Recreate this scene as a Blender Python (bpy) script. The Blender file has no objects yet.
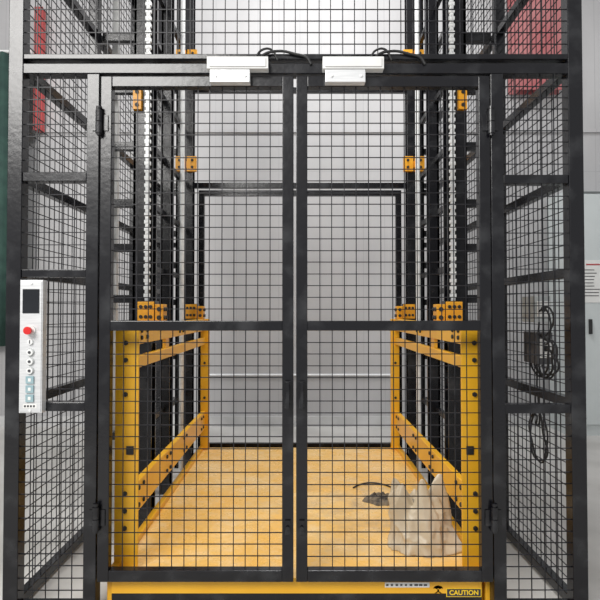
import bpy, bmesh, math, random
from mathutils import Vector, Matrix, noise
random.seed(4)
sc = bpy.context.scene
COL = sc.collection
sc.view_settings.view_transform = 'Standard'

# ---------------------------------------------------------------- materials
def mat(name, col, rough=0.5, metal=0.0, col2=None, scale=8.0, lo=0.4, hi=0.6, bump=0.0, bscale=60.0, detail=6.0, stretch=None, spec=None, trans=0.0):
    m = bpy.data.materials.new(name); m.use_nodes = True
    nt = m.node_tree; b = nt.nodes['Principled BSDF']
    b.inputs['Base Color'].default_value = (*col, 1)
    b.inputs['Roughness'].default_value = rough
    b.inputs['Metallic'].default_value = metal
    b.inputs['Transmission Weight'].default_value = trans
    if spec is not None: b.inputs['Specular IOR Level'].default_value = spec
    tc = nt.nodes.new('ShaderNodeTexCoord'); src = tc.outputs['Object']
    if stretch:
        mp = nt.nodes.new('ShaderNodeMapping'); mp.inputs['Scale'].default_value = stretch
        nt.links.new(src, mp.inputs['Vector']); src = mp.outputs['Vector']
    if col2 is not None:
        n = nt.nodes.new('ShaderNodeTexNoise'); n.inputs['Scale'].default_value = scale; n.inputs['Detail'].default_value = detail
        r = nt.nodes.new('ShaderNodeValToRGB')
        r.color_ramp.elements[0].position = lo; r.color_ramp.elements[1].position = hi
        r.color_ramp.elements[0].color = (*col, 1); r.color_ramp.elements[1].color = (*col2, 1)
        nt.links.new(src, n.inputs['Vector']); nt.links.new(n.outputs['Fac'], r.inputs['Fac'])
        nt.links.new(r.outputs['Color'], b.inputs['Base Color'])
    if bump > 0:
        n2 = nt.nodes.new('ShaderNodeTexNoise'); n2.inputs['Scale'].default_value = bscale; n2.inputs['Detail'].default_value = 4
        bp = nt.nodes.new('ShaderNodeBump'); bp.inputs['Strength'].default_value = bump; bp.inputs['Distance'].default_value = 0.01
        nt.links.new(src, n2.inputs['Vector']); nt.links.new(n2.outputs['Fac'], bp.inputs['Height']); nt.links.new(bp.outputs['Normal'], b.inputs['Normal'])
    return m

BLACK = mat('black_paint', (0.004, 0.004, 0.006), 0.26, 0, (0.032, 0.033, 0.036), 7, 0.5, 0.75, 0.08, 40, detail=10, spec=0.5)
WIRE = mat('black_wire', (0.004, 0.004, 0.006), 0.45, 0, (0.02, 0.02, 0.024), 20, spec=0.3)
YEL = mat('yellow_paint', (0.86, 0.46, 0.025), 0.32, 0, (0.80, 0.40, 0.02), 3, 0.4, 0.7, 0.04, 50)
ORANGE = mat('golden_paint', (0.86, 0.40, 0.02), 0.4, 0, (0.80, 0.34, 0.015), 8)
STEEL = mat('galvanised_steel', (0.84, 0.85, 0.84), 0.35, 0.1, (0.70, 0.71, 0.71), 30, 0.4, 0.7)
ALU = mat('brushed_aluminium', (0.74, 0.75, 0.76), 0.4, 0.35, (0.66, 0.67, 0.68), 10, 0.4, 0.6, stretch=(1, 1, 12))
WHITE = mat('white_plastic', (0.78, 0.78, 0.76), 0.45, 0, (0.7, 0.7, 0.69), 6)
RED = mat('red_plastic', (0.75, 0.03, 0.02), 0.35, 0, (0.6, 0.02, 0.02), 10)
BLK = mat('black_rubber', (0.012, 0.012, 0.013), 0.55, 0, (0.02, 0.02, 0.02), 20)
SCREEN = mat('dark_screen', (0.01, 0.012, 0.015), 0.15, 0, (0.014, 0.016, 0.02), 3)
BLUEG = mat('green_grey_button', (0.25, 0.38, 0.42), 0.4, 0, (0.3, 0.42, 0.45), 10)
CURT = mat('dark_green_cloth', (0.018, 0.05, 0.042), 0.8, 0, (0.03, 0.075, 0.06), 6, bump=0.2)
PINK = mat('dull_red_paint', (0.36, 0.10, 0.105), 0.6, 0, (0.44, 0.20, 0.20), 2.5, 0.35, 0.75)
REDP = mat('red_paint', (0.48, 0.06, 0.06), 0.5, 0, (0.38, 0.06, 0.06), 5)
BAG = mat('cream_plastic_film', (0.50, 0.41, 0.28), 0.4, 0, (0.62, 0.54, 0.41), 4, 0.35, 0.65, 0.15, 30)
DUST = mat('dusty_debris', (0.20, 0.16, 0.11), 0.8, 0, (0.06, 0.05, 0.04), 18)
YTXT = mat('yellow_print', (0.95, 0.65, 0.02), 0.5, 0, (0.9, 0.6, 0.02), 5)
PAPER = mat('paper_label', (0.78, 0.78, 0.76), 0.7, 0, (0.72, 0.72, 0.70), 9)
INK = mat('dark_ink', (0.03, 0.03, 0.035), 0.7, 0, (0.05, 0.05, 0.06), 9)
GREYBOX = mat('grey_plastic', (0.48, 0.50, 0.50), 0.5, 0, (0.40, 0.42, 0.42), 7)
DKBOX = mat('dark_connector_plastic', (0.05, 0.05, 0.055), 0.5, 0, (0.08, 0.08, 0.085), 7)
PIPE = mat('white_conduit', (0.75, 0.76, 0.78), 0.4, 0, (0.68, 0.69, 0.7), 5)
CABINET = mat('pale_cabinet_paint', (0.54, 0.58, 0.58), 0.45, 0, (0.60, 0.64, 0.64), 2, 0.3, 0.7)
SEAM = mat('dark_seam', (0.12, 0.13, 0.13), 0.6, 0, (0.15, 0.16, 0.16), 5)

DECK = bpy.data.materials.new('worn_yellow_deck'); DECK.use_nodes = True
nt = DECK.node_tree; b = nt.nodes['Principled BSDF']
tc = nt.nodes.new('ShaderNodeTexCoord')
def ns(scale, det, stretch=(1, 1, 1), rough=0.6, off=(0, 0, 0)):
    mp = nt.nodes.new('ShaderNodeMapping'); mp.inputs['Scale'].default_value = stretch; mp.inputs['Location'].default_value = off
    n = nt.nodes.new('ShaderNodeTexNoise'); n.inputs['Scale'].default_value = scale; n.inputs['Detail'].default_value = det; n.inputs['Roughness'].default_value = rough
    nt.links.new(tc.outputs['Object'], mp.inputs['Vector']); nt.links.new(mp.outputs['Vector'], n.inputs['Vector']); return n.outputs['Fac']
def ramp(src, p0, c0, p1, c1):
    r = nt.nodes.new('ShaderNodeValToRGB'); r.color_ramp.elements[0].position = p0; r.color_ramp.elements[1].position = p1
    r.color_ramp.elements[0].color = (*c0, 1); r.color_ramp.elements[1].color = (*c1, 1); nt.links.new(src, r.inputs['Fac']); return r.outputs['Color']
def mix(f, a, bb):
    m = nt.nodes.new('ShaderNodeMix'); m.data_type = 'RGBA'
    nt.links.new(f, m.inputs[0]); nt.links.new(a, m.inputs[6]); 
    if isinstance(bb, tuple): m.inputs[7].default_value = (*bb, 1)
    else: nt.links.new(bb, m.inputs[7])
    return m.outputs[2]
def math_(op, a, bb):
    m = nt.nodes.new('ShaderNodeMath'); m.operation = op; nt.links.new(a, m.inputs[0])
    if isinstance(bb, float): m.inputs[1].default_value = bb
    else: nt.links.new(bb, m.inputs[1])
    return m.outputs[0]
base = ramp(ns(1.5, 5), 0.35, (0.76, 0.42, 0.08), 0.68, (0.78, 0.49, 0.15))
w1 = ramp(ns(3.2, 12, (1, 1, 1), rough=0.82), 0.46, (0, 0, 0), 0.66, (0.6, 0.6, 0.6))
fine = ramp(ns(16, 12, rough=0.85, off=(3, 1, 0)), 0.52, (0, 0, 0), 0.60, (0.45, 0.45, 0.45))
vd = nt.nodes.new('ShaderNodeVectorMath'); vd.operation = 'DISTANCE'; vd.inputs[1].default_value = (0.5, -0.25, 0.0)
nt.links.new(tc.outputs['Object'], vd.inputs[0])
fall = ramp(vd.outputs['Value'], 0.15, (0.7, 0.7, 0.7), 1.0, (0.0, 0.0, 0.0))
dn = ramp(ns(6.5, 12, rough=0.8, off=(7, 2, 0)), 0.46, (0, 0, 0), 0.60, (1, 1, 1))
dirt = math_('MULTIPLY', fall, dn)
c = mix(w1, base, (0.78, 0.62, 0.38)); c = mix(fine, c, (0.60, 0.42, 0.18)); c = mix(dirt, c, (0.42, 0.31, 0.18))
nt.links.new(c, b.inputs['Base Color'])
rr = nt.nodes.new('ShaderNodeMapRange'); rr.inputs['To Min'].default_value = 0.12; rr.inputs['To Max'].default_value = 0.42
nt.links.new(ns(5, 6), rr.inputs['Value']); nt.links.new(rr.outputs['Result'], b.inputs['Roughness'])

CONC = mat('pale_concrete', (0.42, 0.41, 0.39), 0.7, 0, (0.58, 0.57, 0.55), 1.6, 0.3, 0.7, 0.08, 40)

WALL = bpy.data.materials.new('pale_grey_panel'); WALL.use_nodes = True
nt = WALL.node_tree; b = nt.nodes['Principled BSDF']; b.inputs['Roughness'].default_value = 0.6
tc = nt.nodes.new('ShaderNodeTexCoord')
base = ramp(ns(0.9, 7, (1, 1, .5)), 0.32, (0.38, 0.375, 0.38), 0.68, (0.49, 0.485, 0.49))
def stripes(width, mortar):
    br = nt.nodes.new('ShaderNodeTexBrick'); br.offset = 0; br.inputs['Scale'].default_value = 1.0
    br.inputs['Brick Width'].default_value = width; br.inputs['Row Height'].default_value = 40; br.inputs['Mortar Size'].default_value = mortar
    br.inputs['Color1'].default_value = (0, 0, 0, 1); br.inputs['Color2'].default_value = (0, 0, 0, 1); br.inputs['Mortar'].default_value = (0.5, 0.5, 0.5, 1)
    mp = nt.nodes.new('ShaderNodeMapping'); mp.inputs['Rotation'].default_value = (math.pi/2, 0, 0)
    nt.links.new(tc.outputs['Object'], mp.inputs['Vector']); nt.links.new(mp.outputs['Vector'], br.inputs['Vector']); return br.outputs['Color']
c = mix(stripes(0.25, 0.004), base, (0.30, 0.30, 0.31)); nt.links.new(c, b.inputs['Base Color'])

# ---------------------------------------------------------------- helpers
def wloc(o):
    v = Vector(o.location); p = o.parent
    while p: v += p.location; p = p.parent
    return v

def finish(name, bm, mats, parent=None, label=None, cat=None, group=None, bevel=0.0, smooth=False, origin=None, kind=None):
    bmesh.ops.recalc_face_normals(bm, faces=bm.faces[:])
    xs = [v.co for v in bm.verts]
    if origin is None:
        mn = Vector([min(v[i] for v in xs) for i in range(3)]); mx = Vector([max(v[i] for v in xs) for i in range(3)])
        origin = (mn + mx) / 2
    origin = Vector(origin)
    for v in bm.verts: v.co -= origin
    me = bpy.data.meshes.new(name); bm.to_mesh(me); bm.free()
    if not isinstance(mats, (list, tuple)): mats = [mats]
    for m in mats: me.materials.append(m)
    if smooth:
        for p in me.polygons: p.use_smooth = True
    o = bpy.data.objects.new(name, me); COL.objects.link(o)
    if parent:
        o.parent = parent; o.location = origin - wloc(parent)
    else: o.location = origin
    if label: o['label'] = label
    if cat: o['category'] = cat
    if group: o['group'] = group
    if kind: o['kind'] = kind
    if bevel > 0:
        md = o.modifiers.new('bevel', 'BEVEL'); md.width = bevel; md.segments = 2; md.limit_method = 'ANGLE'
    return o

def empty(name, loc, label, cat, group=None):
    o = bpy.data.objects.new(name, None); COL.objects.link(o); o.location = loc; o.empty_display_size = 0.1
    o['label'] = label; o['category'] = cat
    if group: o['group'] = group
    return o

def bx(bm, x0, x1, y0, y1, z0, z1, mi=0):
    vs = [bm.verts.new((x, y, z)) for z in (z0, z1) for y in (y0, y1) for x in (x0, x1)]
    for f in ((0, 1, 3, 2), (4, 6, 7, 5), (0, 4, 5, 1), (1, 5, 7, 3), (3, 7, 6, 2), (2, 6, 4, 0)):
        fc = bm.faces.new([vs[i] for i in f]); fc.material_index = mi
def cyl(bm, c, axis, r, h, seg=16, mi=0, r2=None):
    rot = {'x': Matrix.Rotation(math.pi/2, 4, 'Y'), 'y': Matrix.Rotation(math.pi/2, 4, 'X'), 'z': Matrix.Identity(4)}[axis]
    res = bmesh.ops.create_cone(bm, cap_ends=True, segments=seg, radius1=r, radius2=r if r2 is None else r2, depth=h, matrix=Matrix.Translation(c) @ rot)
    for v in res['verts']:
        for f in v.link_faces: f.material_index = mi
def B(): return bmesh.new()
def bar(name, x0, x1, y0, y1, z0, z1, parent, m=None, bevel=0.003, **k):
    bm = B(); bx(bm, x0, x1, y0, y1, z0, z1); return finish(name, bm, m or BLACK, parent, bevel=bevel, **k)

def tube(name, pts, r, m, parent=None, **k):
    cu = bpy.data.curves.new(name, 'CURVE'); cu.dimensions = '3D'; cu.bevel_depth = r; cu.bevel_resolution = 3; cu.resolution_u = 8; cu.use_fill_caps = True
    s = cu.splines.new('BEZIER'); s.bezier_points.add(len(pts) - 1)
    for p, q in zip(s.bezier_points, pts):
        p.co = q; p.handle_left_type = p.handle_right_type = 'AUTO'
    t = bpy.data.objects.new('t', cu); COL.objects.link(t)
    dg = bpy.context.evaluated_depsgraph_get(); me = bpy.data.meshes.new_from_object(t.evaluated_get(dg))
    bm = B(); bm.from_mesh(me); bpy.data.objects.remove(t); bpy.data.meshes.remove(me)
    for f in bm.faces: f.material_index = 0
    return finish(name, bm, m, parent, smooth=True, **k)

def text(name, s, size, loc, m, parent, sx=1.0, rotz=0.0, **k):
    cu = bpy.data.curves.new(name, 'FONT'); cu.body = s; cu.size = size; cu.extrude = 0.0006; cu.align_x = 'CENTER'; cu.align_y = 'CENTER'
    cu.offset = size*0.02
    t = bpy.data.objects.new('t', cu); COL.objects.link(t)
    dg = bpy.context.evaluated_depsgraph_get(); me = bpy.data.meshes.new_from_object(t.evaluated_get(dg))
    bm = B(); bm.from_mesh(me); bpy.data.objects.remove(t); bpy.data.meshes.remove(me)
    bm.transform(Matrix.Translation(loc) @ Matrix.Rotation(rotz, 4, 'Z') @ Matrix.Rotation(math.pi/2, 4, 'X') @ Matrix.Diagonal((sx, 1, 1, 1)))
    return finish(name, bm, m, parent, **k)

SP = 0.0535
wr = random.Random(9)
def wires(bm, axis, a0, a1, z0, z1, c, r=0.0019, sa=SP, sz=SP):
    n = max(1, round((a1 - a0) / sa)); st = (a1 - a0) / n
    for i in range(1, n):
        a = a0 + i * st + wr.uniform(-.0016, .0016)
        if axis == 'x': bx(bm, a - r, a + r, c - r, c + r, z0, z1)
        else: bx(bm, c - r, c + r, a - r, a + r, z0, z1)
    n = max(1, round((z1 - z0) / sz)); st = (z1 - z0) / n
    for i in range(1, n):
        z = z0 + i * st + wr.uniform(-.0016, .0016)
        if axis == 'x': bx(bm, a0, a1, c + r * 0.6, c + r * 2.6, z - r, z + r)
        else: bx(bm, c + r * 0.6, c + r * 2.6, a0, a1, z - r, z + r)
def mesh_panel(axis, a0, a1, z0, z1, c, parent, **k):
    bm = B(); wires(bm, axis, a0, a1, z0, z1, c, **k); return finish('wire_mesh', bm, WIRE, parent)

# ---------------------------------------------------------------- setting
bm = B(); bx(bm, -7, 7, -4.0, 4.0, -0.1, 0.0); finish('floor', bm, CONC, kind='structure')
bm = B(); bx(bm, -7, 7, 3.78, 3.95, 0, 6.0)
bx(bm, -7, 7, 3.755, 3.78, 3.46, 3.50)
finish('wall_back', bm, WALL, kind='structure')
bm = B(); bx(bm, -7, 7, 3.745, 3.78, 0.0, 0.12); finish('baseboard_back', bm, mat('pale_skirting', (0.55, 0.55, 0.55), 0.6, 0, (0.45, 0.45, 0.45), 3), kind='structure')

# ---------------------------------------------------------------- shaft
H = 4.2
XL, XR = -1.275, 1.235
shaft = empty('lift_shaft', (0, 1.2, 0), 'black steel lift shaft frame clad in welded wire mesh on concrete', 'lift shaft')
YB = 2.42
LZ = 2.415
def post(x, y, w=0.06, d=0.06, z0=0, z1=H, name='post'):
    return bar(name, x - w/2, x + w/2, y - d/2, y + d/2, z0, z1, shaft)
for x in (XL, XR):
    post(x, 0.0, 0.066); post(x, 0.86); post(x, YB); post(x, 1.62, .045, .045)
post(-0.927, 0.0, 0.056, z1=LZ - .001); post(0.882, 0.0, 0.056, z1=LZ - .001)
post(-1.03, YB, 0.05); post(1.03, YB, 0.05)
bar('lintel', XL + .033, XR - .033, -.03, .03, LZ, LZ + .046, shaft)
bar('beam', XL + .033, XR - .033, -.028, .028, LZ + .066, LZ + .090, shaft)
bar('beam', XL + .033, -.956, -.025, .025, 1.93, 1.972, shaft)
bar('beam', XL + .033, -.956, -.025, .025, 0.905, 0.945, shaft)
bar('beam', XL + .033, -.956, -.025, .025, 1.50, 1.535, shaft)
bar('beam', .911, XR - .033, -.025, .025, 1.92, 1.96, shaft)
bar('beam', .911, XR - .033, -.025, .025, 0.895, 0.935, shaft)
bar('beam', .911, XR - .033, -.025, .025, .02, .06, shaft)
bar('beam', XL + .033, -.956, -.025, .025, .02, .06, shaft)
bar('beam', XL + .033, XR - .033, -.03, .03, 3.3, 3.36, shaft)
for x in (XL, XR):
    for z in (0.02, 0.91, 1.50, 1.93, 2.44, 3.05, 3.7):
        bar('beam', x - .022, x + .022, .031, .829, z, z + .045, shaft)
        bar('beam', x - .022, x + .022, .891, 1.597, z, z + .045, shaft)
        bar('beam', x - .022, x + .022, 1.643, YB - .031, z, z + .045, shaft)
for z in (2.475, 3.36, 0.0):
    bar('beam', -1.004, 1.004, YB - .02, YB + .02, z, z + .05, shaft)
for s in (-1, 1):
    for z in (0.0, 0.91, 1.93, 2.475, 3.36):
        xo = XL + .031 if s < 0 else XR - .031; xi = s * 1.056
        bar('beam', min(xo, xi), max(xo, xi), YB - .02, YB + .02, z, z + .045, shaft)
for s in (-1, 1):
    for y, mx_, hw in ((0.92, .975, .06), (1.56, 1.0, .036), (2.20, 1.005, .072)):
        x = s * mx_
        bm = B()
        bx(bm, x - .007 + s*(hw - .008), x + .007 + s*(hw - .008), y - .05, y + .05, 0, H)
        bx(bm, x - hw, x + hw, y - .05, y - .036, 0, H)
        bx(bm, x - hw, x + hw, y + .036, y + .05, 0, H)
        finish('guide_mast', bm, BLACK, shaft)
        xo = (XL + .03) if s < 0 else (XR - .03); xi = s * (mx_ + hw + .001)
        for z in (0.55, 1.40, 1.72, 2.0, 2.36, 2.72, 3.05, 3.4):
            if y == 1.56: continue
            bar('bracket', min(xo, xi), max(xo, xi), y - .02, y + .02, z, z + .05, shaft)
    for y, cxx, z, w, h in ((.92, s*1.005, 2.66, .05, .13), (.92, s*1.005, 3.5, .05, .13), (2.20, s*.985, 2.62, .18, .13), (2.20, s*.985, 3.55, .18, .13)):
        bm = B(); yf = y - .0505
        if w > .1:
            bx(bm, cxx - w/2, cxx - .008, yf - .03, yf, z - h/2, z + h/2); bx(bm, cxx + .008, cxx + w/2, yf - .03, yf, z - h/2, z + h/2); bx(bm, cxx - .008, cxx + .008, yf - .015, yf, z - h*.2, z + h*.2)
            pts = [(-.055, -.03), (-.055, .03), (.055, -.03), (.055, .03)]
        else:
            bx(bm, cxx - w/2, cxx + w/2, yf - .03, yf, z - h/2, z + h/2); pts = [(0, -.04), (0, .04)]
        for a, bb in pts: cyl(bm, (cxx + a, yf - .034, z + bb), 'y', .012, .010, 6, 1)
        finish('clamp_plate', bm, [ORANGE, BLK], shaft, label='golden yellow bolted clamp plate')
    for z in (0.6, 1.62, 2.05, 2.45, 2.9, 3.6):
        bar('tie_beam', s*1.015 - .016, s*1.015 + .016, .971, 1.509, z, z + .04, shaft)
        bar('tie_beam', s*1.015 - .016, s*1.015 + .016, 1.611, 2.149, z, z + .04, shaft)

for x, s in ((XL, -1), (XR, 1)):
    for y0, y1 in ((.03, .83), (.89, 1.60), (1.64, YB - .03)):
        zs = [.065, .91, .955, 1.50, 1.545, 1.93, 1.975, 2.44, 2.485, 3.05, 3.095, 3.7]
        bm = B()
        for i in range(0, len(zs), 2): wires(bm, 'y', y0, y1, zs[i], zs[i+1], x, r=.0018)
        finish('wire_mesh', bm, WIRE, shaft)
def fm(x0, x1, z0, z1): mesh_panel('x', x0, x1, z0, z1, -.012, shaft)
fm(XL + .033, -.955, .06, .905); fm(XL + .033, -.955, .945, 1.50); fm(XL + .033, -.955, 1.535, 1.93); fm(XL + .033, -.955, 1.972, LZ)
fm(.91, XR - .033, .06, .895); fm(.91, XR - .033, .935, 1.92); fm(.91, XR - .033, 1.96, LZ)
fm(XL + .033, XR - .033, LZ + .09, 3.3)
bm = B(); yy = (YB - .085, YB - .045)
for x0, x1 in ((-.915, -.865), (.865, .915)): bx(bm, x0, x1, *yy, .11, 2.44)
for z0, z1 in ((.11, .165), (2.39, 2.44)): bx(bm, -.865, .865, *yy, z0, z1)
finish('rear_gate', bm, BLACK, shaft, label='black rectangular rear gate frame')

# front doors
def door(x0, x1, hinge_left):
    z0, z1 = .158, LZ - .012; st = .05; y0, y1 = -.03, .012
    bm = B()
    bx(bm, x0, x0 + st, y0, y1, z0, z1); bx(bm, x1 - st, x1, y0, y1, z0, z1)
    for za, zb in ((z0, z0 + .05), (1.262, 1.306), (z1 - .048, z1)):
        bx(bm, x0 + st, x1 - st, y0, y1, za, zb)
    d = finish('door', bm, BLACK, shaft, bevel=.003, label='black framed mesh door leaf, closed')
    bm = B(); wires(bm, 'x', x0 + st, x1 - st, z0 + .05, 1.262, -.01); wires(bm, 'x', x0 + st, x1 - st, 1.306, z1 - .048, -.01)
    finish('wire_mesh', bm, WIRE, d)
    hx = x0 if hinge_left else x1
    for z in (2.19, .44):
        bm = B(); cyl(bm, (hx, -.046, z - .027), 'z', .015, .05); cyl(bm, (hx, -.046, z + .027), 'z', .015, .05); cyl(bm, (hx, -.046, z), 'z', .010, .12)
        cyl(bm, (hx, -.046, z + .063), 'z', .013, .010)
        bx(bm, hx - .035, hx + .035, -.036, -.0305, z - .035, z + .035)
        finish('hinge', bm, BLACK, d)
    lx = (x1 - .025) if hinge_left else (x0 + .025)
    bm = B(); bx(bm, lx - .014, lx + .014, -.042, -.0305, .92, 1.04); cyl(bm, (lx, -.052, 1.02), 'y', .008, .02); cyl(bm, (lx, -.052, .94), 'y', .008, .02)
    bx(bm, lx - .007, lx + .007, -.07, -.06, .92, 1.04)
    finish('handle', bm, BLACK, d, bevel=.002)
    bm = B(); bx(bm, lx - .012, lx + .012, -.040, -.0305, .37, .43); cyl(bm, (lx, -.045, .40), 'y', .008, .01)
    finish('bolt', bm, BLACK, d)
door(-.893, -.029, True); door(-.017, .850, False)

# ---------------------------------------------------------------- platform
PZ = .15
plat = empty('lift_platform', (0, 1.15, 0.0), 'yellow painted steel lift platform with side rails, worn deck', 'lift platform')
bm = B(); bx(bm, -.835, .835, .03, 2.25, PZ - .02, PZ); finish('deck', bm, DECK, plat, label='worn scuffed yellow deck plate')
bm = B(); bx(bm, -.845, .815, .016, .029, .084, PZ + .004); finish('sill', bm, YEL, plat, bevel=.002)
bm = B(); bx(bm, -.845, .815, .018, .029, .012, .0835); finish('kick_strip', bm, BLACK, plat, bevel=.002, label='black strip below yellow sill')
for y in (.05, .8, 1.5, 2.2): bar('cross_beam', -.83, .83, y, y + .03, .0, .129, plat, YEL)
for s in (-1, 1):
    def sx(a, b_): return (min(s*a, s*b_), max(s*a, s*b_))
    bm = B(); bx(bm, *sx(.836, .87), .03, 2.25, .02, PZ + .03); finish('side_channel', bm, YEL, plat, bevel=.003)
    bm = B(); bx(bm, *sx(.755, .865), .10, .112, PZ + .001, 1.28); bx(bm, *sx(.855, .865), .112, .20, PZ + .031, 1.28)
    for z in (.34, .42, .50, .96, 1.12, 1.20): cyl(bm, (s*.815, .095, z), 'y', .012, .010, 6, 1)
    bx(bm, *sx(.775, .81), .094, .0995, .68, .72, 1)
    finish('upright', bm, [YEL, BLK], plat, bevel=.002)
    bm = B(); bx(bm, *sx(.79, .86), 2.17, 2.22, PZ + .001, 1.28)
    for z in (.6, .9): cyl(bm, (s*.825, 2.166, z), 'y', .012, .008, 6, 1)
    finish('upright', bm, [YEL, BLK], plat, bevel=.003)
    for z0, z1, nm, bolts in ((1.18, 1.28, 'upper_rail', (.35, .45, 1.2, 1.3, 2.0, 2.1)), (1.06, 1.12, 'middle_rail', ()), (.335, .485, 'lower_rail', (.24, .32, .40, .88, .96, 1.35, 1.43, 2.0, 2.08))):
        bm = B(); bx(bm, *sx(.82, .853), .113, 2.169, z0, z1)
        for y in bolts:
            for dz in (.032, z1 - z0 - .032): cyl(bm, (s*.816, y, z0 + dz), 'x', .013, .010, 6, 1)
        finish(nm, bm, [YEL, BLK], plat, bevel=.003)
    bm = B(); bx(bm, *sx(.83, .85), .88, .96, 1.121, 1.179); finish('spacer', bm, YEL, plat)
    for y in (.818, 2.098):
        bm = B()
        bx(bm, *sx(.868, .975), y - .045, y + .045, 1.22, 1.41, 2)
        bx(bm, *sx(.872, .971), y - .053, y - .0455, 1.285, 1.405)
        bx(bm, *sx(.82, .868), y - .045, y + .045, 1.281, 1.39)
        for zz in (1.31, 1.36):
            cyl(bm, (s*.843, y - .049, zz), 'y', .014, .010, 8, 1)
            for yy in (-.022, .022): cyl(bm, (s*.816, y + yy, zz), 'x', .013, .01, 8, 1)
        for xx in (.892, .921, .950):
            for zz in (1.315, 1.375): cyl(bm, (s*xx, y - .057, zz), 'y', .011, .010, 8, 1)
        finish('guide_shoe', bm, [ORANGE, BLK, BLACK], plat, bevel=.002, label='golden guide shoe plates with black bolts')
bm = B(); bx(bm, .655, .812, .0145, .0158, .070, .108); bx(bm, .658, .809, .0138, .0146, .073, .105, 1)
lab = finish('caution_label', bm, [YTXT, INK], plat, label='black and yellow CAUTION sticker')
text('lettering', 'CAUTION', .029, (.7335, .0132, .089), YTXT, lab)
bm = B()
def flat(pts): bm.faces.new([bm.verts.new((x, .0154, z)) for x, z in pts])
flat([(.596, .106), (.603, .116), (.619, .121), (.635, .116), (.642, .106), (.634, .108), (.626, .104), (.619, .108), (.612, .104), (.604, .108)])
flat([(.615, .1035), (.623, .1035), (.623, .094), (.636, .086), (.628, .0855), (.619, .091), (.610, .0855), (.602, .086), (.615, .094)])
bmesh.ops.solidify(bm, geom=bm.faces[:], thickness=.0008)
finish('warning_symbol', bm, INK, plat, label='small black warning pictogram')
bm = B(); bx(bm, .38, .58, .0145, .0158, .112, .134)
for i in range(9): bx(bm, .386 + i*.021, .386 + i*.021 + random.uniform(.008, .017), .0138, .0146, .119, .127, 1)
finish('rating_label', bm, [PAPER, INK], plat, label='small printed rating strip')

# ---------------------------------------------------------------- hoist chains
def chain(x, y, z0, z1, w, lab_, nm='hoist_chain'):
    bm = B(); z = z0; i = 0
    while z < z1:
        ww = w if i % 2 else w * .62
        bx(bm, x - ww, x + ww, y - w*.5, y + w*.5, z, z + .021); cyl(bm, (x, y, z + .011), 'y', w*.42, w*1.3, 8)
        z += .0225; i += 1
    finish(nm, bm, STEEL, None, lab_, 'chain', 'hoist chains beside the guide masts')
for s in (-1, 1):
    chain(s*.935, .835, 1.412, H, .018, 'silver steel hoist chain in front of black guide mast')
    tube('guide_rod', [(s*.965, 1.90, .0), (s*.965, 1.90, 2), (s*.965, 1.90, H)], .019, STEEL, label='slim bright steel rod along the shaft side', cat='rod', group='steel rods')

# ---------------------------------------------------------------- door locks
def lock(x, w, wmul):
    q = LZ - 2.432
    r = empty('door_lock', (x, -.05, LZ), 'white metal electromagnetic door lock on black lintel', 'door lock', 'door locks on the lintel')
    bm = B(); bx(bm, x - w/2, x + w/2, -.075, -.031, LZ + .001, LZ + .055); bx(bm, x - w/2 + .01, x + w/2 - .01, -.08, -.0755, LZ + .008, LZ + .048)
    finish('magnet_body', bm, WHITE, r, bevel=.003)
    bm = B(); bx(bm, x - w/2 + .012, x + w*wmul, -.07, -.031, LZ - .057, LZ + .0005); cyl(bm, (x - w/2 + .04, -.072, LZ - .03), 'y', .007, .006, 8, 1); cyl(bm, (x + w*wmul - .02, -.072, LZ - .03), 'y', .007, .006, 8, 1)
    finish('armature_plate', bm, [ALU, STEEL], r, bevel=.003)
    tube('cable', [(x + w/2 - .04, -.05, 2.487+q), (x + w/2 - .02, -.045, 2.51+q), (x + w/2 + .05, -.04, 2.528+q), (x + w/2 + .12, -.038, 2.515+q), (x + w/2 + .17, -.036, 2.50+q), (x + w/2 + .19, -.036, 2.47+q)], .006, BLK, r)
    tube('cable', [(x + w/2 - .06, -.05, 2.487+q), (x + w/2 - .03, -.045, 2.53+q), (x + w/2 + .01, -.04, 2.535+q), (x + w/2 + .04, -.036, 2.49+q)], .005, BLK, r)
lock(-.275, .27, .2); lock(.235, .27, .2)

# ---------------------------------------------------------------- control panel
cx, cz = -1.175, 1.195
cp = empty('control_panel', (cx, -.05, cz), 'slim silver call station with display and buttons on black mesh', 'control panel')
bm = B(); bx(bm, cx - .05, cx + .05, -.065, -.028, cz - .29, cz + .29); bx(bm, cx - .046, cx + .046, -.068, -.0655, cz - .285, cz + .285)
finish('faceplate', bm, ALU, cp, bevel=.002)
bm = B(); bx(bm, cx - .036, cx + .036, -.071, -.0685, cz + .145, cz + .25); d = finish('display', bm, SCREEN, cp, label='dark rectangular display')
bm = B(); cyl(bm, (cx, -.072, cz + .07), 'y', .022, .006, 24); cyl(bm, (cx, -.083, cz + .07), 'y', .010, .018, 20, 1); cyl(bm, (cx, -.095, cz + .07), 'y', .017, .010, 24, 1)
finish('emergency_stop_button', bm, [WHITE, RED], cp, label='red mushroom emergency stop button')
bm = B(); cyl(bm, (cx, -.073, cz + .02), 'y', .012, .008, 16); bx(bm, cx - .002, cx + .002, -.078, -.0775, cz + .013, cz + .028, 1); finish('key_switch', bm, [STEEL, INK], cp)
for i, z in enumerate((-.025, -.065, -.105)):
    bm = B(); cyl(bm, (cx, -.071, cz + z), 'y', .017, .004, 20, 2); cyl(bm, (cx, -.074, cz + z), 'y', .014, .008, 20); cyl(bm, (cx, -.079, cz + z), 'y', .006, .003, 20, 1)
    finish('button', bm, [STEEL, INK, GREYBOX], cp)
for z in (-.145, -.185, -.225):
    bm = B(); bx(bm, cx - .017, cx + .017, -.075, -.0685, cz + z - .016, cz + z + .016); bx(bm, cx - .006, cx + .006, -.0758, -.0751, cz + z - .007, cz + z + .007, 1)
    finish('button', bm, [BLUEG, PAPER], cp, bevel=.002)
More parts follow.
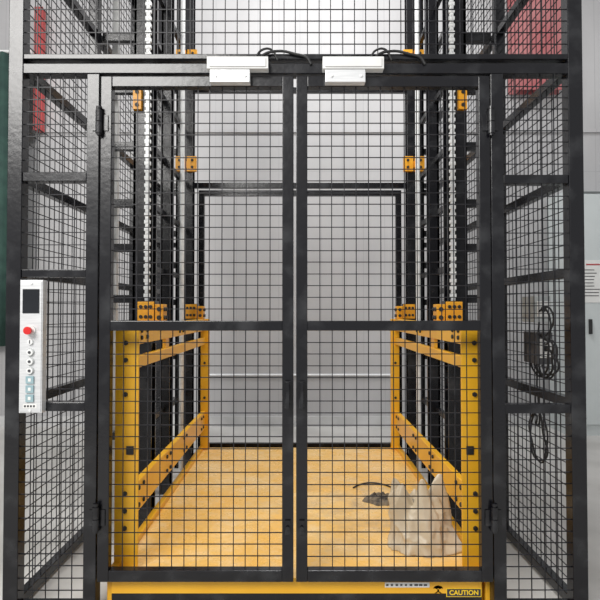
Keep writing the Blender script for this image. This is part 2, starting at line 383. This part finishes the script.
bm = B(); bx(bm, cx - .03, cx + .03, -.0695, -.0685, cz - .269, cz - .250)
for i in range(4): bx(bm, cx - .025 + i*.013, cx - .017 + i*.013, -.0702, -.0696, cz - .264, cz - .255, 1)
finish('rating_label', bm, [PAPER, INK], cp)
for dz in (-.278, .275):
    bm = B(); cyl(bm, (cx, -.070, cz + dz), 'y', .006, .004, 10); finish('screw', bm, STEEL, cp)

# ---------------------------------------------------------------- crumpled plastic bag
def bag(c, rx, ry, h, seed):
    bm = B(); NU, NV = 140, 70; rings = []
    def cell(p):
        d, _ = noise.voronoi(p); return d[1] - d[0]
    for j in range(NV + 1):
        v = j / NV; ring = []
        for i in range(NU):
            a = 2*math.pi*i/NU; ca, sa = math.cos(a), math.sin(a)
            prof = 1.0 + .08*math.sin(v*math.pi*.8) - .40*v**1.3
            n = noise.noise(Vector((ca*1.5 + seed, sa*1.5, v*1.8)))
            f = cell(Vector((ca*1.8 + seed, sa*1.8, v*2.0)))
            f2 = cell(Vector((ca*3.4, sa*3.4 + seed, v*3.6)))
            rr_ = prof*(1.02 + .26*n - .30*f - .14*f2)
            top = 1 + (.6*noise.noise(Vector((ca*1.6, sa*1.6 + seed, 3))) - .12*ca)*v*v + .08*noise.noise(Vector((ca*4, sa*4, seed)))*v
            ring.append(bm.verts.new((c[0] + rx*rr_*ca - .02*v, c[1] + ry*rr_*sa*(1 - .6*v), c[2] + h*v*top)))
        rings.append(ring)
    N0 = rings[-1]; ctr = sum((v.co for v in N0), Vector()) / NU
    for t, dz in ((.7, -.03), (.35, -.06)):
        rings.append([bm.verts.new(ctr + (v.co - ctr)*t + Vector((0, 0, dz))) for v in N0])
    for j in range(len(rings) - 1):
        for i in range(NU):
            bm.faces.new((rings[j][i], rings[j][(i+1) % NU], rings[j+1][(i+1) % NU], rings[j+1][i]))
    bm.faces.new(rings[0][::-1]); bm.faces.new(rings[-1])
    bmesh.ops.smooth_vert(bm, verts=[v for v in bm.verts if v.co.z > c[2] + .004], factor=.5, use_axis_x=True, use_axis_y=True, use_axis_z=True)
    finish('plastic_bag', bm, BAG, None, 'crumpled beige plastic bag slumped on yellow deck', 'bag', smooth=True)
bag((.625, .34, PZ + .001), .185, .14, .29, 2.3)
def scrap(name, c, rx, ry, seed, m, label, cat, h=.012):
    bm = B(); N, R = 40, 8; ctr = bm.verts.new((c[0], c[1], c[2] + h)); prev = None
    for j in range(1, R + 1):
        ring = []
        for i in range(N):
            a = 2*math.pi*i/N; t = j/R
            r = t*(1 + .5*noise.noise(Vector((math.cos(a)*2 + seed, math.sin(a)*2, 0))) + .2*noise.noise(Vector((math.cos(a)*7, math.sin(a)*7, seed))))
            z = 0 if j == R else h*(.5 + abs(noise.noise(Vector((r*math.cos(a)*4 + seed, r*math.sin(a)*4, 2))))*2)*(1 - t*.5)
            ring.append(bm.verts.new((c[0] + rx*r*math.cos(a), c[1] + ry*r*math.sin(a), c[2] + z)))
        if prev is None:
            for i in range(N): bm.faces.new((ctr, ring[i], ring[(i+1) % N]))
        else:
            for i in range(N): bm.faces.new((prev[i], ring[i], ring[(i+1) % N], prev[(i+1) % N]))
        prev = ring
    bm.faces.new(prev[::-1])
    return finish(name, bm, m, None, label, cat)
scrap('work_glove', (.52, .98, PZ + .001), .11, .09, 5.1, DUST, 'grey-brown crumpled work glove lying on yellow deck', 'glove', .03)
tube('loose_cable', [(.36, 1.20, PZ+.006), (.42, 1.27, PZ+.006), (.50, 1.30, PZ+.006), (.58, 1.26, PZ+.006), (.64, 1.20, PZ+.006), (.72, 1.24, PZ+.006)], .005, BLK, label='thin loose black cable lying on yellow deck', cat='cable')
tube('strap', [(.84, 2.32, .75), (.835, 2.32, .68), (.84, 2.32, .60), (.83, 2.32, .52)], .008, mat('brown_strap', (.28, .07, .05), .7, 0, (.2, .05, .04), 9), shaft, label='short brown strap')

# ---------------------------------------------------------------- beside the shaft
bm = B(); N = 90; rows = []
for z in (.95, 1.8, 2.6, 4.3):
    rows.append([bm.verts.new((-4.7 + 1.60*i/N, 3.56 + .04*math.sin(i*.75) + .015*math.sin(i*.31), z)) for i in range(N + 1)])
for j in range(3):
    for i in range(N): bm.faces.new((rows[j][i], rows[j][i+1], rows[j+1][i+1], rows[j+1][i]))
o = finish('curtain', bm, CURT, None, 'dark green hanging cloth curtain by pale wall', 'curtain', smooth=True); o.modifiers.new('s', 'SOLIDIFY').thickness = .004
tube('curtain_rail', [(-4.7, 3.56, 4.32), (-3.9, 3.56, 4.32), (-3.08, 3.56, 4.32)], .02, STEEL, label='steel rail carrying the green curtain', cat='curtain rail')
bm = B(); bx(bm, -3.09, -3.01, 3.66, 3.744, 3.45, 4.9); bx(bm, -3.10, -3.0, 3.655, 3.66, 3.45, 4.9); finish('steel_column', bm, REDP, None, 'narrow red painted steel column against pale wall', 'column')
bm = B(); bx(bm, 2.45, 3.05, 3.60, 3.612, 3.9, 5.9); bx(bm, 2.45, 3.05, 3.73, 3.744, 3.9, 5.9); bx(bm, 2.74, 2.76, 3.612, 3.73, 3.9, 5.9)
finish('steel_column', bm, PINK, None, 'dull dark red steel column fixed high on wall', 'column')
cab = empty('electrical_cabinet', (3.5, 3.5, 0), 'pale grey electrical cabinet with printed label by wall', 'electrical cabinet')
bm = B(); bx(bm, 2.90, 4.0, 3.32, 3.744, .0, 2.66); bx(bm, 2.895, 2.915, 3.312, 3.319, .1, 2.655, 1); bx(bm, 2.895, 4.0, 3.312, 3.319, 2.635, 2.655, 1); finish('body', bm, [CABINET, SEAM], cab)
bm = B(); bx(bm, 2.925, 3.98, 3.29, 3.311, .12, 2.62)
dr = finish('door', bm, CABINET, cab, bevel=.008)
bm = B(); bx(bm, 3.06, 3.28, 3.286, 3.2895, 1.44, 1.90)
bx(bm, 3.10, 3.25, 3.284, 3.2859, 1.845, 1.860, 1)
for i in range(9): bx(bm, 3.08, 3.08 + random.uniform(.09, .17), 3.284, 3.2859, 1.79 - i*.035, 1.798 - i*.035, 2)
finish('notice', bm, [PAPER, REDP, INK], dr, label='white printed notice')
bm = B(); bx(bm, 3.12, 3.15, 3.26, 3.2895, 1.10, 1.26); finish('handle', bm, BLK, dr, bevel=.004)
socks = []
for z, sz, y, mm in ((1.36, .07, .46, GREYBOX), (1.15, .085, .44, DKBOX)):
    bm = B(); bx(bm, 1.262, 1.35, y, y + .16, z - sz, z + sz); bx(bm, 1.275, 1.34, y - .01, y - .0005, z - sz*.6, z + sz*.6, 1); cyl(bm, (1.305, y - .015, z), 'y', .016, .008, 12, 2)
    socks.append(finish('socket_box', bm, [mm, WHITE, BLK], shaft, bevel=.003, label='small socket box'))
def coil(parent, cy, cz_, ry, rz, turns, x, ph, seed, tail=None, head=None, r=.005, **k):
    rg = random.Random(seed); n = int(turns*9); pts = list(head or [])
    for t in range(n + 1):
        a = ph + t/n*2*math.pi*turns
        pts.append((x + .03*t/n, cy + ry*rg.uniform(.6, 1.15)*math.cos(a), cz_ + rz*rg.uniform(.7, 1.15)*math.sin(a)))
    pts += list(tail or [])
    tube('cable', pts, r, BLK, parent, **k)
coil(socks[1], .42, 1.12, .12, .11, 2.6, 1.275, 1, 3, tail=[(1.30, .46, 1.06)])
coil(socks[1], .44, 1.08, .14, .09, 1.8, 1.29, 2.5, 5, head=[(1.305, .42, 1.15)], tail=[(1.30, .48, 1.06)])
coil(socks[0], .42, 1.27, .10, .10, 1.4, 1.28, .5, 6, head=[(1.305, .445, 1.36)], tail=[(1.30, .44, 1.2)])
coil(socks[1], .50, .68, .13, .15, 1.9, 1.28, 1.6, 8, head=[(1.30, .52, 1.064), (1.29, .50, .95)], tail=[(1.31, .55, .72), (1.31, .53, .9)])
tube('conduit', [(-1.15, 3.765, .60), (0, 3.765, .60), (1.15, 3.765, .60)], .014, PIPE, label='white horizontal conduit along the pale wall', cat='pipe')
bar('cable_trunking', -1.22, -1.18, 1.0, 1.04, 0.0, 3.9, None, WHITE, label='white vertical cable trunking inside shaft', cat='trunking')

# ---------------------------------------------------------------- lights / world
w = bpy.data.worlds.new('w'); sc.world = w; w.use_nodes = True
bg = w.node_tree.nodes['Background']; bg.inputs['Color'].default_value = (0.985, 0.99, 1, 1); bg.inputs['Strength'].default_value = 0.52
def area(name, loc, rot, size, energy, col=(1, 1, 1)):
    l = bpy.data.lights.new(name, 'AREA'); l.shape = 'RECTANGLE'; l.size = size[0]; l.size_y = size[1]; l.energy = energy; l.color = col
    o = bpy.data.objects.new(name, l); COL.objects.link(o); o.location = loc; o.rotation_euler = [math.radians(a) for a in rot]; return o
area('daylight', (-2.6, -4.2, 4.6), (54, 0, -28), (3, 2.2), 380, (1, .98, .95))
area('ceiling_lamp', (.2, 1.4, 6.2), (0, 0, 0), (1.6, 1.6), 210)

# ---------------------------------------------------------------- camera
cam = bpy.data.cameras.new('camera'); co = bpy.data.objects.new('camera', cam); COL.objects.link(co)
co.location = (0, -2.34, 1.35); co.rotation_euler = (math.radians(91.2), 0, 0)
cam.sensor_width = 36; cam.lens = 31.2; cam.clip_start = .05
sc.camera = co
